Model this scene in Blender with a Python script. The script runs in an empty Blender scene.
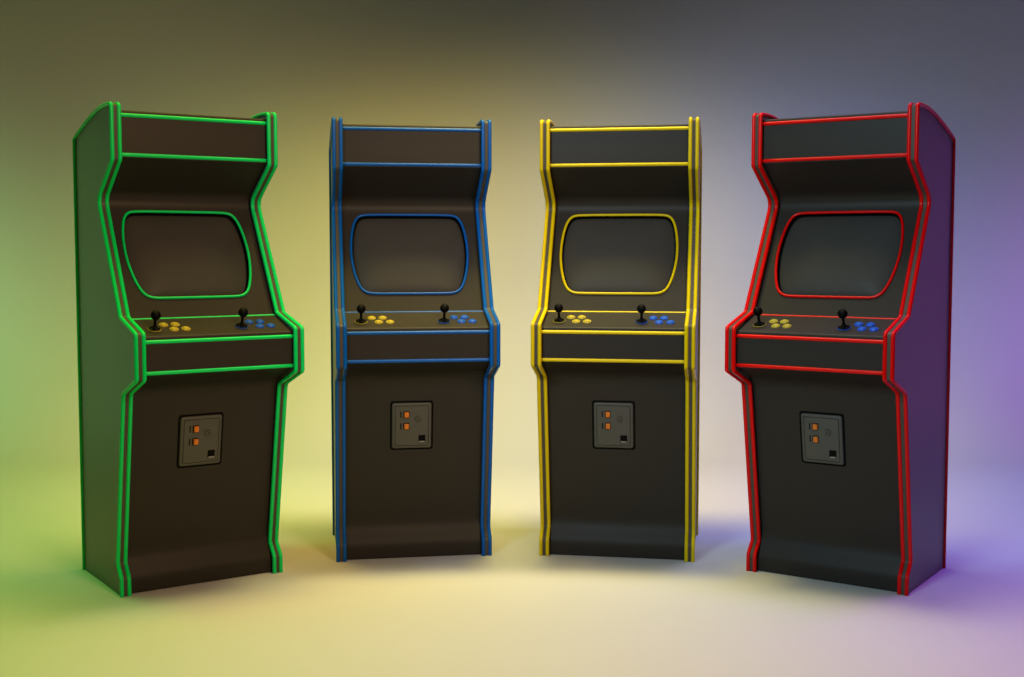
import bpy, bmesh, math
from mathutils import Vector, Matrix

scene = bpy.context.scene
COL = scene.collection

# ------------------------------------------------------------------ world
world = bpy.data.worlds.new("World")
scene.world = world
world.use_nodes = True
bg = world.node_tree.nodes["Background"]
bg.inputs[0].default_value = (0.5, 0.5, 0.5, 1)
bg.inputs[1].default_value = 0.0

# ------------------------------------------------------------------ materials
def new_mat(name):
    m = bpy.data.materials.new(name)
    m.use_nodes = True
    return m, m.node_tree, m.node_tree.nodes["Principled BSDF"]

def lacquer(name, col, rough=0.35, coat=0.0, spec=0.5, var=0.06, scale=40.0, bump=0.0, bump_scale=900.0, metallic=0.0):
    """painted / laminated surface: faint mottling in colour and gloss, fine grain"""
    m, nt, p = new_mat(name)
    n = nt.nodes
    tc = n.new("ShaderNodeTexCoord")
    no = n.new("ShaderNodeTexNoise")
    no.inputs["Scale"].default_value = scale
    no.inputs["Detail"].default_value = 4
    nt.links.new(tc.outputs["Object"], no.inputs["Vector"])
    mx = n.new("ShaderNodeMix")
    mx.data_type = 'RGBA'
    mx.inputs[6].default_value = tuple(c * (1 - var) for c in col) + (1,)
    mx.inputs[7].default_value = tuple(min(1, c * (1 + var)) for c in col) + (1,)
    nt.links.new(no.outputs["Fac"], mx.inputs[0])
    nt.links.new(mx.outputs[2], p.inputs["Base Color"])
    mr = n.new("ShaderNodeMapRange")
    dr = 0.04 if var > 0 else 0.0
    mr.inputs[3].default_value = max(0.02, rough - dr)
    mr.inputs[4].default_value = rough + dr
    nt.links.new(no.outputs["Fac"], mr.inputs[0])
    nt.links.new(mr.outputs[0], p.inputs["Roughness"])
    p.inputs["Specular IOR Level"].default_value = spec
    p.inputs["Coat Weight"].default_value = coat
    p.inputs["Coat Roughness"].default_value = 0.15
    p.inputs["Metallic"].default_value = metallic
    if bump > 0:
        nb = n.new("ShaderNodeTexNoise")
        nb.inputs["Scale"].default_value = bump_scale
        nb.inputs["Detail"].default_value = 3
        nt.links.new(tc.outputs["Object"], nb.inputs["Vector"])
        bp = n.new("ShaderNodeBump")
        bp.inputs["Strength"].default_value = bump
        bp.inputs["Distance"].default_value = 0.0004
        nt.links.new(nb.outputs["Fac"], bp.inputs["Height"])
        nt.links.new(bp.outputs[0], p.inputs["Normal"])
    return m

M_panel = lacquer("panel_laminate", (0.0228, 0.0196, 0.0164), rough=0.48, spec=0.16, var=0.05, bump=0.15)
M_side = lacquer("side_laminate", (0.145, 0.138, 0.118), rough=0.42, spec=0.35, var=0.05, bump=0.15)
M_band = lacquer("edge_band_laminate", (0.060, 0.050, 0.037), rough=0.5, spec=0.2)
M_screen = lacquer("screen_glass", (0.042, 0.0395, 0.036), rough=0.5, spec=0.12, var=0.02, scale=8)
M_gasket = lacquer("gasket_rubber", (0.0025, 0.0025, 0.0025), rough=0.7, spec=0.04)
M_black = lacquer("black_plastic", (0.002, 0.002, 0.002), rough=0.5, spec=0.06)
M_door = lacquer("coin_door_steel", (0.055, 0.054, 0.046), rough=0.5, spec=0.4, bump=0.2)
M_orange = lacquer("orange_plastic", (0.62, 0.17, 0.015), rough=0.4, spec=0.3)
M_steel = lacquer("dull_steel", (0.32, 0.31, 0.29), rough=0.35, metallic=0.6)
M_yel = lacquer("yellow_button_plastic", (0.36, 0.29, 0.025), rough=0.35, spec=0.3)
M_blu = lacquer("blue_button_plastic", (0.004, 0.075, 0.46), rough=0.35, spec=0.3)
TRIM = {
    'green': lacquer("green_trim", (0.0, 0.60, 0.13), rough=0.33, spec=0.2, var=0.0, scale=2),
    'blue': lacquer("blue_trim", (0.0, 0.082, 0.37), rough=0.33, spec=0.2, var=0.0, scale=2),
    'yellow': lacquer("yellow_trim", (0.58, 0.44, 0.0), rough=0.33, spec=0.2, var=0.0, scale=2),
    'red': lacquer("red_trim", (0.62, 0.0, 0.0), rough=0.33, spec=0.2, var=0.0, scale=2),
}
M_back = lacquer("backdrop_paint", (0.46, 0.46, 0.46), rough=0.75, spec=0.15, var=0.012, scale=3, bump=0.1, bump_scale=160)

# ------------------------------------------------------------------ helpers
def link_mesh(name, bm, mat, parent=None, smooth=None, loc=None):
    bmesh.ops.recalc_face_normals(bm, faces=bm.faces)
    me = bpy.data.meshes.new(name)
    bm.to_mesh(me)
    bm.free()
    me.materials.append(mat)
    if smooth is not None:
        for p in me.polygons:
            p.use_smooth = True
        me.set_sharp_from_angle(angle=math.radians(smooth))
    o = bpy.data.objects.new(name, me)
    COL.objects.link(o)
    o.parent = parent
    if loc:
        o.location = loc
    return o

def fillet(pts, radii, seg=8):
    """round the inner corners of an open 2D polyline"""
    out = [Vector(pts[0])]
    for i in range(1, len(pts) - 1):
        p0, p, p1 = Vector(pts[i - 1]), Vector(pts[i]), Vector(pts[i + 1])
        r = radii[i]
        if r <= 0:
            out.append(p); continue
        a = (p0 - p).normalized(); b = (p1 - p).normalized()
        ang = a.angle(b)
        t = min(r / math.tan(ang / 2), (p0 - p).length * 0.49, (p1 - p).length * 0.49)
        s, e = p + a * t, p + b * t
        for k in range(seg + 1):
            u = k / seg
            out.append(s * (1 - u) ** 2 + p * 2 * u * (1 - u) + e * u ** 2)
    out.append(Vector(pts[-1]))
    return out

def offset(pts, d):
    """shift an open polyline sideways by d (positive = to the right of travel)"""
    res = []
    n = len(pts)
    for i in range(n):
        p = Vector(pts[i])
        e0 = (p - Vector(pts[i - 1])).normalized() if i > 0 else None
        e1 = (Vector(pts[i + 1]) - p).normalized() if i < n - 1 else None
        if e0 is None: e0 = e1
        if e1 is None: e1 = e0
        n0 = Vector((e0.y, -e0.x)); n1 = Vector((e1.y, -e1.x))
        m = (n0 + n1)
        m = m.normalized()
        res.append(p + m * (d / max(0.3, m.dot(n0))))
    return res

def tube_bm(path, r, closed=False, seg=12, bm=None, caps=True):
    """round bar along a 3D polyline, mitred at the corners"""
    bm = bm or bmesh.new()
    n = len(path)
    path = [Vector(p) for p in path]
    # plane normal of the (planar) path
    nrm = Vector((0, 0, 0))
    for i in range(1, n - 1):
        nrm += (path[i] - path[0]).cross(path[i + 1] - path[0])
    if nrm.length < 1e-9:
        d = (path[-1] - path[0]).normalized()
        nrm = d.orthogonal()
    nrm.normalize()
    rings = []
    for i in range(n):
        if closed:
            e0 = (path[i] - path[i - 1]).normalized(); e1 = (path[(i + 1) % n] - path[i]).normalized()
        else:
            e0 = (path[i] - path[i - 1]).normalized() if i > 0 else None
            e1 = (path[i + 1] - path[i]).normalized() if i < n - 1 else None
            e0 = e0 or e1; e1 = e1 or e0
        t = (e0 + e1).normalized()
        side = nrm.cross(t).normalized()
        k = 1 / max(0.35, t.dot(e0))
        rings.append([bm.verts.new(path[i] + side * (math.cos(a) * r * k) + nrm * (math.sin(a) * r))
                      for a in [2 * math.pi * j / seg for j in range(seg)]])
    m = n if closed else n - 1
    for i in range(m):
        A, B = rings[i], rings[(i + 1) % n]
        for j in range(seg):
            bm.faces.new((A[j], A[(j + 1) % seg], B[(j + 1) % seg], B[j]))
    if not closed and caps:
        bm.faces.new(rings[0]); bm.faces.new(rings[-1][::-1])
    return bm

def strip_bm(front, thick, x0, x1):
    """sheet bent along a (y, z) polyline, with thickness behind it"""
    back = offset(front, thick)
    loop = list(front) + back[::-1]
    bm = bmesh.new()
    A = [bm.verts.new((x0, p[0], p[1])) for p in loop]
    B = [bm.verts.new((x1, p[0], p[1])) for p in loop]
    N = len(loop); n = len(front)
    for i in range(N):
        j = (i + 1) % N
        bm.faces.new((A[i], A[j], B[j], B[i]))
    for i in range(n - 1):
        bm.faces.new((A[i], A[i + 1], A[N - 2 - i], A[N - 1 - i]))
        bm.faces.new((B[i], B[i + 1], B[N - 2 - i], B[N - 1 - i]))
    return bm

def lathe_bm(prof, seg=28, bm=None, mat=None):
    """(r, z) profile spun about z"""
    bm = bm or bmesh.new()
    rings = []
    for r, z in prof:
        if r < 1e-6:
            rings.append([bm.verts.new((0, 0, z))])
        else:
            rings.append([bm.verts.new((r * math.cos(2 * math.pi * k / seg), r * math.sin(2 * math.pi * k / seg), z)) for k in range(seg)])
    for A, B in zip(rings, rings[1:]):
        if len(A) == 1 and len(B) == 1: continue
        for k in range(seg):
            j = (k + 1) % seg
            if len(A) == 1: bm.faces.new((A[0], B[k], B[j]))
            elif len(B) == 1: bm.faces.new((A[k], A[j], B[0]))
            else: bm.faces.new((A[k], A[j], B[j], B[k]))
    return bm

def rrect(w, h, r, seg=5, cx=0, cy=0):
    pts = []
    for sx, sy, a0 in ((1, 1, 0), (-1, 1, 90), (-1, -1, 180), (1, -1, 270)):
        for k in range(seg + 1):
            a = math.radians(a0 + 90 * k / seg)
            pts.append((cx + sx * (w / 2 - r) + r * math.cos(a), cy + sy * (h / 2 - r) + r * math.sin(a)))
    return pts

def plate_bm(outline, z0, z1, bev=0.0, bm=None):
    """solid plate from a 2D outline between z0 and z1, top edge bevelled"""
    bm = bm or bmesh.new()
    cx = sum(p[0] for p in outline) / len(outline); cy = sum(p[1] for p in outline) / len(outline)
    def ring(z, inset):
        out = []
        n = len(outline)
        for i, p in enumerate(outline):
            a = Vector(outline[i - 1]); b = Vector(outline[(i + 1) % n])
            t = (b - a).normalized(); nn = Vector((-t.y, t.x))
            out.append(bm.verts.new((p[0] + nn.x * inset, p[1] + nn.y * inset, z)))
        return out
    levels = [(z0, 0)]
    if bev > 0:
        for k in range(4):
            a = math.radians(90 * k / 3)
            levels.append((z1 - bev + bev * math.sin(a), bev * (1 - math.cos(a))))
    else:
        levels.append((z1, 0))
    rs = [ring(z, i) for z, i in levels]
    for A, B in zip(rs, rs[1:]):
        for i in range(len(A)):
            j = (i + 1) % len(A)
            bm.faces.new((A[i], A[j], B[j], B[i]))
    bm.faces.new(rs[-1]); bm.faces.new(rs[0][::-1])
    return bm

# ------------------------------------------------------------------ cabinet profile (y, z), y grows to the back
Y0 = 0.235                      # cabinet origin sits at the middle of its footprint
def P(y, z): return (y - Y0, z)
A, B2, B, Cc, D, E, F, G, H, I = (P(0, 0), P(0, .0655), P(.040, .115), P(-.069, .740), P(-.218, .798),
                                  P(-.218, .956), P(-.057, 1.0045), P(.174, 1.426), P(-.004, 1.557), P(-.003, 1.750))
ARC = [P(.055, 1.7510), P(.115, 1.7480), P(.170, 1.7400), P(.225, 1.7295), P(.300, 1.7110), P(.365, 1.6925), P(.42, 1.6755)]
J, K = P(.464, 1.6600), P(.472, 0)
WO, WI = 0.6129, 0.5595
TR = 0.0075                     # radius of the T-moulding
REC = 0.020                     # front sheets sit this far behind the side edges

def side_outline():
    front = fillet([A, B2, B, Cc, D, E, F, G, H, I], [0, .03, .03, .03, .012, .012, .02, .05, .012, 0], 6)
    top = fillet([I] + [P(*q) if False else q for q in ARC] + [J, K], [0, 0.03, .03, .03, .03, .03, .03, .01, 0], 3)
    # small round at the tip
    pts = front[:-1] + fillet([front[-2], Vector(I), Vector(ARC[0])], [0, .016, 0], 6)[1:-1] + top[1:]
    return pts

def grid_solid(x0, x1, outline):
    bm = bmesh.new()
    a = [bm.verts.new((x0, p[0], p[1])) for p in outline]
    b = [bm.verts.new((x1, p[0], p[1])) for p in outline]
    n = len(outline)
    for i in range(n):
        j = (i + 1) % n
        bm.faces.new((a[i], a[j], b[j], b[i]))
    bm.faces.new(a); bm.faces.new(b[::-1])
    return bm

OUT = side_outline()
root = bpy.data.objects.new("arcade_cabinet", None)
COL.objects.link(root)
trim_objs = []

# --- side panels with their edge mouldings
for s in (-1, 1):
    xo, xi = s * WO / 2, s * WI / 2
    body = offset(OUT, 0.0015)           # board just behind the centre line of the moulding
    for p in body: p.y = max(p.y, 0.0)
    sp = link_mesh("side_panel", grid_solid(xo - s * 0.001, xi + s * 0.001, body), M_side, root, 30)
    band = offset(OUT, -0.0015)
    band[0].y = 0.002; band[-1].y = 0.002
    link_mesh("edge_band", strip_bm(band, 0.002, min(xo, xi) + 0.004, max(xo, xi) - 0.004), M_band, sp, 30)
    for x in (xo, xi):
        path = [(x, p[0], p[1]) for p in OUT]
        path[0] = (x, OUT[0][0], 0.001); path[-1] = (x, OUT[-1][0], 0.001)
        trim_objs.append(link_mesh("edge_moulding", tube_bm(path, TR), TRIM['green'], sp, 50))

# --- front sheets between the sides
X0, X1 = -WI / 2 + 0.0015, WI / 2 - 0.0015
inner = offset([A, B2, B, Cc, D, E, F, G, H, I], REC)
a_, b2_, b_, c_, d_, e_, f_, g_, h_, i_ = inner
i_ = Vector((h_.x, 1.7320)); e_ = e_ + Vector((0, .0025)); f_ = f_ + (g_ - f_).normalized() * .0150
a_ = Vector((a_.x, 0.003))
TH = 0.016
# foot of the panel: one soft S-curve from the toe up into the long sloping face
sl = (c_.x - b_.x) / (c_.y - b_.y)
toe = []
for k in range(25):
    z = .006 + (.215 - .006) * k / 24
    u = max(0.0, min(1.0, (z - .045) / .115)); u = u * u * (3 - 2 * u)
    toe.append(Vector((a_.x * (1 - u) + (b_.x + (z - b_.y) * sl) * u, z)))
up = fillet([toe[-1], c_, d_], [0, .10, 0], 12)
low = [a_] + toe + up[1:]
link_mesh("lower_panel", strip_bm(low, TH, X0, X1), M_panel, root, 40)
link_mesh("control_box_front", strip_bm([d_, e_ - Vector((0, .012))], TH, X0, X1), M_panel, root, 40)
link_mesh("control_panel", strip_bm(fillet([e_ - Vector((0, .0118)), e_, f_], [0, .009, 0], 8), TH * .8, X0, X1), M_panel, root, 40)
hood = fillet([f_, g_, h_], [0, .058, 0], 14)
mon_end = hood[1]                          # where the curve leaves the screen surround
link_mesh("hood", strip_bm(hood[1:], TH, X0, X1), M_panel, root, 40)
mar = fillet([h_, i_, Vector((i_.x + 0.15, i_.y - 0.003))], [0, .010, 0], 6)
link_mesh("marquee_panel", strip_bm(mar, TH, X0, X1), M_panel, root, 40)
roof = [Vector((mar[-1].x + 0.001, mar[-1].y - .004)), Vector(P(.33, 1.680)), Vector(P(.445, 1.645)), Vector(P(.452, .01))]
link_mesh("back_panel", strip_bm(roof, TH, X0, X1), M_panel, root, 40)

# --- screen surround with a tube-shaped opening
mdir = (g_ - f_).normalized(); mn = Vector((-mdir.y, mdir.x))        # outward (towards the player)
def mon(x, s, out=0.0):
    q = f_ + mdir * s + mn * out
    return (x, q.x, q.y)
half = [(0, .4420), (.05, .4420), (.10, .4420), (.142, .4415), (.180, .4402), (.2000, .4330), (.2130, .4160), (.2225, .3900), (.2300, .3500),
        (.2335, .3100), (.2345, .2750), (.2330, .2400), (.2285, .2050), (.2220, .1700), (.2130, .1380), (.2010, .1100), (.1880, .0950),
        (.1710, .0865), (.150, .0835), (.10, .0830), (.05, .0830), (0, .0830)]
bez = half + [(-x, s) for x, s in half[-2:0:-1]]
bez = [(x - .0055, s) for x, s in bez]
def smooth_loop(pts, it=1):
    for _ in range(it):
        out = []
        for i in range(len(pts)):
            p, q = Vector(pts[i]), Vector(pts[(i + 1) % len(pts)])
            out += [p * .75 + q * .25, p * .25 + q * .75]
        pts = out
    return [tuple(p) for p in pts]
bez = smooth_loop([(x, s - .0075) for x, s in bez])
NB = len(bez)
smax = (mon_end - f_).length
assert smax > max(s for x, s in bez) + .004, smax
cxm, csm = -.0055, .262
def to_rect(x, s):
    """where the ray from the opening's middle through (x, s) meets the sheet's border"""
    dx, ds = x - cxm, s - csm
    t = 1e9
    if dx > 0: t = min(t, (X1 - cxm) / dx)
    if dx < 0: t = min(t, (X0 - cxm) / dx)
    if ds > 0: t = min(t, (smax - csm) / ds)
    if ds < 0: t = min(t, (0 - csm) / ds)
    return cxm + dx * t, csm + ds * t
bm = bmesh.new()
def ring3(pts, out): return [bm.verts.new(mon(x, s, out)) for x, s in pts]
outer2 = [to_rect(x, s) for x, s in bez]
# add the true corners: snap the nearest border vertex to each corner
for cx_, cs_ in ((X0, 0), (X1, 0), (X0, smax), (X1, smax)):
    k = min(range(NB), key=lambda i: (outer2[i][0] - cx_) ** 2 + (outer2[i][1] - cs_) ** 2)
    outer2[k] = (cx_, cs_)
ro = ring3(outer2, 0); ri = ring3(bez, 0)
rb = ring3([(cxm + (x - cxm) * .99, csm + (s - csm) * .99) for x, s in bez], -0.016)
for q in ((ro, ri),):
    for i in range(NB):
        j = (i + 1) % NB
        bm.faces.new((q[0][i], q[0][j], q[1][j], q[1][i]))
bmesh.ops.delete(bm, geom=rb, context='VERTS')
surround = link_mesh("screen_surround", bm, M_panel, root, 35)
bm = bmesh.new()                       # black rubber lining of the opening
ga = ring3(bez, -0.0004); gb = ring3([(cxm + (x - cxm) * .94, csm + (s - csm) * .94) for x, s in bez], -0.019)
gc = ring3([(cxm + (x - cxm) * .985, csm + (s - csm) * .985) for x, s in bez], -0.017)
for i in range(NB):
    j = (i + 1) % NB
    bm.faces.new((ga[i], ga[j], gc[j], gc[i])); bm.faces.new((gc[i], gc[j], gb[j], gb[i]))
link_mesh("screen_gasket", bm, M_gasket, surround, 35)
trim_objs.append(link_mesh("screen_moulding", tube_bm([mon(x, s, 0.0015) for x, s in bez], 0.0052, closed=True, seg=10), TRIM['green'], surround, 60))

# bulging picture tube
bm = bmesh.new()
rings = []
NR = 16
for k in range(NR + 1):
    t = 1 - 0.98 * (k / NR) ** 1.8
    f = (1 - t ** 3.2) ** .75
    ring = []
    for x, s in bez:
        out = -0.020 + 0.032 * f
        ring.append(bm.verts.new(mon(cxm + (x - cxm) * t * .972, csm + (s - csm) * t * .968, out)))
    rings.append(ring)
for p, q in zip(rings, rings[1:]):
    for i in range(NB):
        j = (i + 1) % NB
        bm.faces.new((p[i], p[j], q[j], q[i]))
bm.faces.new(rings[-1])
link_mesh("screen", bm, M_screen, root, 180)

# --- cross mouldings
def bar(y, z, r=TR * 0.92):
    trim_objs.append(link_mesh("cross_moulding", tube_bm([(X0, y, z), (X1, y, z)], r), TRIM['green'], root, 50))
bar(h_.x, 1.7145); bar(h_.x + .001, 1.5760)
bar(f_.x - .0085, f_.y - .0060, TR * .72)
bar(e_.x + .001, e_.y - .0180); bar(d_.x + .001, d_.y + .006)

# --- control deck
pdir = (f_ - e_).normalized(); pn = Vector((-pdir.y, pdir.x))
def deck_matrix(x, s):
    q = e_ + pdir * s
    return Matrix(((1, 0, 0, x), (0, pdir.x, pn.x, q.x), (0, pdir.y, pn.y, q.y), (0, 0, 0, 1)))
joy_meshes = {}
def put(o, M): o.matrix_local = M
def joystick(x, s, ring_mat):
    j = link_mesh("joystick", lathe_bm([(0, 0), (.0238, 0), (.0238, .0015), (.0233, .0024), (.0226, .0024), (.0226, .0018), (0, .0018)], 36), ring_mat, root, 40)
    put(j, deck_matrix(x, s))
    link_mesh("dust_washer", lathe_bm([(0, .0018), (.0222, .0018), (.0222, .0034), (.016, .0060), (.0085, .0095), (.0060, .0150), (0, .0150)], 32), M_black, j, 45)
    link_mesh("shaft", lathe_bm([(0, .010), (.0050, .010), (.0046, .045), (0, .045)], 16), M_black, j, 60)
    R = .0175
    link_mesh("ball_top", lathe_bm([(R * math.sin(math.pi * k / 16), .0535 - R * math.cos(math.pi * k / 16)) for k in range(17)], 32), M_black, j, 60)
def button(x, s, mat):
    b = link_mesh("push_button", lathe_bm([(0, 0), (.0165, 0), (.0165, .0022), (.0152, .0042), (.0128, .0048), (.0120, .0034), (0, .0034)], 32), mat, root, 40)
    put(b, deck_matrix(x, s))
    link_mesh("plunger", lathe_bm([(0, .0034), (.0112, .0034), (.0112, .0060), (.0098, .0074), (.0060, .0072), (0, .0066)], 28), mat, b, 50)
for dx, ring, mat in ((0, M_yel, M_yel), (.320, M_blu, M_blu)):
    joystick(-.2145 + dx, .0650, ring)
    for bx, bs in ((-.1720, .0970), (-.1300, .0975), (-.1475, .0560), (-.1045, .0565)):
        button(bx + dx, bs, mat)

# --- coin door on the lower panel
b2i, ci = b_, c_
cdir = (ci - b2i).normalized(); cn = Vector((-cdir.y, cdir.x))
q = b2i + cdir * .4410
Mdoor = Matrix(((1, 0, 0, -.0115), (0, cdir.x, cn.x, q.x), (0, cdir.y, cn.y, q.y), (0, 0, 0, 1)))
bm = plate_bm(rrect(.171, .202, .011), -.004, .0020)                      # dark gasket behind the plate
gk = link_mesh("coin_door", plate_bm(rrect(.158, .189, .010), .0, .0085, .0062), M_door, root, 40)
put(gk, Mdoor)
link_mesh("gasket", bm, M_gasket, gk, 40)
def frame_bm(w, h, r, t, z0, z1):
    bm = bmesh.new()
    o = rrect(w, h, r); i = rrect(w - 2 * t, h - 2 * t, max(.0005, r - t))
    vs = [[bm.verts.new((*p, z)) for p in loop] for loop, z in ((o, z0), (o, z1), (i, z1), (i, z0))]
    n = len(o)
    for a in range(4):
        b = (a + 1) % 4
        for k in range(n):
            j = (k + 1) % n
            bm.faces.new((vs[a][k], vs[a][j], vs[b][j], vs[b][k]))
    return bm
link_mesh("inset_line", frame_bm(.1350, .1665, .004, .0015, .0080, .0089), M_gasket, gk, 40)
link_mesh("door_face", plate_bm(rrect(.1305, .1620, .003), .006, .0098, .0012), M_door, gk, 40)
for yy in (.0475, -.0010):
    link_mesh("coin_button_surround", plate_bm(rrect(.0230, .0270, .003, cx=-.0225, cy=yy), .0090, .0112, .0008), M_gasket, gk, 40)
    link_mesh("coin_button", plate_bm(rrect(.0175, .0215, .0022, cx=-.0215, cy=yy), .0095, .0185, .0028), M_orange, gk, 40)
    link_mesh("coin_slot", plate_bm(rrect(.0044, .0255, .0010, cx=-.0440, cy=yy), .0090, .0101, .0003), M_gasket, gk, 40)
lk = link_mesh("lock", lathe_bm([(0, 0), (.0118, 0), (.0118, .004), (.0105, .0058), (.0085, .0062), (.0080, .0050), (0, .0050)], 28), M_door, gk, 35, (.0240, .0290, .0098))
link_mesh("key_slot", plate_bm(rrect(.0022, .0100, .0006), .0050, .0056), M_black, lk, 40)
cr = link_mesh("coin_return", frame_bm(.0270, .0290, .002, .0022, .0080, .0098), M_gasket, gk, 40, (.0405, -.0535, .0013))
link_mesh("return_opening", plate_bm(rrect(.0222, .0242, .001), .0082, .0090), M_black, cr, 40)
link_mesh("return_lip", plate_bm(rrect(.0215, .0042, .0008, cy=-.0115), .0085, .0140, .0008), M_steel, cr, 40)

# ------------------------------------------------------------------ the four cabinets
YS = 5.0                         # moves the whole set so that the origin lies among the cabinets
spots = {
    'green': (-1.14446656, -5.36942146, 0.60189063, "arcade cabinet with bright green edge mouldings, standing left of the blue one"),
    'blue': (-0.39104965, -4.98426105, 0.17262743, "tall arcade cabinet with blue edge mouldings, standing between the green and the yellow one"),
    'yellow': (0.41923085, -4.98498399, -0.17560336, "tall arcade cabinet with yellow edge mouldings, standing between the blue and the red one"),
    'red': (1.16769556, -5.34805276, -0.60229027, "arcade cabinet with red edge mouldings, standing right of the yellow one"),
}
def set_trim(o, col):
    if o.type == 'MESH' and o.name.split('.')[0] in ("edge_moulding", "cross_moulding", "screen_moulding"):
        o.material_slots[0].link = 'OBJECT'
        o.material_slots[0].material = TRIM[col]
def copy_tree(o, parent, col):
    c = o.copy()
    COL.objects.link(c)
    c.parent = parent
    set_trim(c, col)
    for ch in list(o.children):
        copy_tree(ch, c, col)
    return c
roots = {'green': root}
for col in ('blue', 'yellow', 'red'):
    roots[col] = copy_tree(root, None, col)
for col, (x, y, th, lab) in spots.items():
    r = roots[col]
    # fitted position is that of the front foot line: go back by Y0 along the cabinet's own depth
    r.location = (x - Y0 * math.sin(th), y + YS + Y0 * math.cos(th), 0)
    r.rotation_euler = (0, 0, th)
    r["label"] = lab
    r["category"] = "arcade cabinet"
    r["group"] = "arcade cabinets standing in a shallow arc"

# ------------------------------------------------------------------ studio backdrop: floor sweeping up into the wall
WY = 3.35                         # wall plane
RAD = 1.1
prof = [(-9.0, 0), (-4, 0), (0, 0), (WY - RAD, 0)]
for k in range(1, 25):
    a = math.radians(90 * k / 24)
    prof.append((WY - RAD + RAD * math.sin(a), RAD - RAD * math.cos(a)))
prof += [(WY, 2.5), (WY, 5.5)]
bm = bmesh.new()
xs = [-9, -4.5, 0, 4.5, 9]
rows = [[bm.verts.new((x, y, z)) for x in xs] for y, z in prof]
for r0, r1 in zip(rows, rows[1:]):
    for i in range(len(xs) - 1):
        bm.faces.new((r0[i], r0[i + 1], r1[i + 1], r1[i]))
bd = link_mesh("backdrop", bm, M_back, None, 180)
bd["kind"] = "structure"
bd["label"] = "seamless pale studio backdrop, floor curving up into the wall"

# ------------------------------------------------------------------ lamps
# name: (kind, position, target, size, spot angle, watts, colour)
LAMPS = {
 'studio_lamp_gw': ('SPOT', (-5.6, -1.2, 2.6), (-6.2, 2.6, 0.1), 0.4, 90, 1470.0, (0.500, 1.000, 0.340)),
 'studio_lamp_y1': ('SPOT', (-1.0, 0.1, 3.8), (-1.0, 2.0, 0), 0.4, 88, 326.5, (1.000, 0.573, 0.042)),
 'studio_lamp_w1': ('SPOT', (0.1, 0.1, 3.8), (0.1, 2.0, 0), 0.4, 88, 764.7, (1.000, 0.843, 0.198)),
 'studio_lamp_b1': ('SPOT', (1.2, 0.1, 3.8), (1.2, 2.0, 0), 0.4, 88, 395.5, (0.616, 0.628, 1.000)),
 'studio_lamp_pw': ('SPOT', (5.6, -1.2, 2.6), (6.2, 2.6, 0.1), 0.4, 90, 1312.5, (0.660, 0.220, 1.000)),
 'studio_lamp_kl': ('SPOT', (-1.8, -4.4, 3.2), (1.1, -0.2, 1.35), 0.6, 50, 730.4, (0.660, 0.894, 1.000)),
 'studio_lamp_kr': ('SPOT', (1.8, -4.4, 3.2), (-1.1, -0.2, 1.35), 0.6, 50, 777.0, (1.000, 0.640, 0.340)),
 'studio_lamp_zg': ('SPOT', (-2.6, 1.3, 3.8), (-2.5, 1.0, 0), 0.3, 58, 83.3, (0.212, 1.000, 0.112)),
 'studio_lamp_zp': ('SPOT', (2.6, 1.3, 3.8), (2.5, 1.0, 0), 0.3, 58, 140.3, (0.018, 0.000, 1.000)),
 'studio_lamp_g2': ('SPOT', (-2.9, 0.3, 3.7), (-2.6, 1.9, 0.0), 0.4, 84, 41.7, (0.000, 1.000, 0.177)),
 'studio_lamp_p2': ('SPOT', (2.9, 0.3, 3.7), (2.6, 1.9, 0.0), 0.4, 84, 54.3, (0.000, 0.000, 1.000)),
 'studio_lamp_fg': ('SPOT', (-2.6, -0.45, 3.9), (-2.4699999999999998, -1.4, 0), 0.8, 62, 342.5, (0.164, 1.000, 0.078)),
 'studio_lamp_fy': ('SPOT', (-0.9, -0.45, 3.9), (-0.855, -1.4, 0), 0.8, 62, 402.9, (1.000, 0.758, 0.120)),
 'studio_lamp_fw': ('SPOT', (0.2, -0.45, 3.9), (0.19, -1.4, 0), 0.8, 62, 546.6, (1.000, 0.885, 0.501)),
 'studio_lamp_fp': ('SPOT', (1.2, -0.45, 3.9), (1.14, -1.4, 0), 0.8, 62, 184.4, (0.732, 0.711, 1.000)),
 'studio_lamp_fv': ('SPOT', (2.6, -0.45, 3.9), (2.4699999999999998, -1.4, 0), 0.8, 62, 462.6, (0.619, 0.149, 1.000)),
 'studio_lamp_b2': ('SPOT', (2.1, 0.1, 3.8), (2.0, 2.0, 0.0), 0.4, 84, 221.3, (0.000, 0.000, 1.000)),
 'studio_lamp_g5': ('SPOT', (-2.0, 0.1, 3.8), (-1.8, 2.0, 0.0), 0.4, 84, 267.9, (0.427, 1.000, 0.319)),
}
def lamp(name, kind, pos, tgt, size, ang, power, col):
    l = bpy.data.lights.new(name, kind)
    l.energy = power
    l.color = col
    if kind == 'SPOT':
        l.spot_size = math.radians(ang); l.spot_blend = 1.0; l.shadow_soft_size = size
    elif kind == 'AREA':
        l.shape = 'RECTANGLE'; l.size = size[0]; l.size_y = size[1]; l.spread = math.radians(ang)
    else:
        l.shadow_soft_size = size
    o = bpy.data.objects.new(name, l)
    COL.objects.link(o)
    o.location = pos
    o.rotation_euler = (Vector(tgt) - Vector(pos)).to_track_quat('-Z', 'Y').to_euler()
    return o
for n_, a_ in LAMPS.items():
    lamp(n_, *a_)

# ------------------------------------------------------------------ camera
cam = bpy.data.cameras.new("camera")
cam.sensor_width = 36
cam.lens = 1250.083 / 1024 * 36
cam.clip_end = 200
co = bpy.data.objects.new("camera", cam)
COL.objects.link(co)
co.location = (0, -9.943182 + YS, 1.24511)
co.rotation_euler = (math.radians(90) - 0.07168893, 0, 0)
scene.camera = co

scene.view_settings.view_transform = 'Standard'
scene.view_settings.look = 'None'
scene.view_settings.exposure = 0
scene.view_settings.gamma = 1
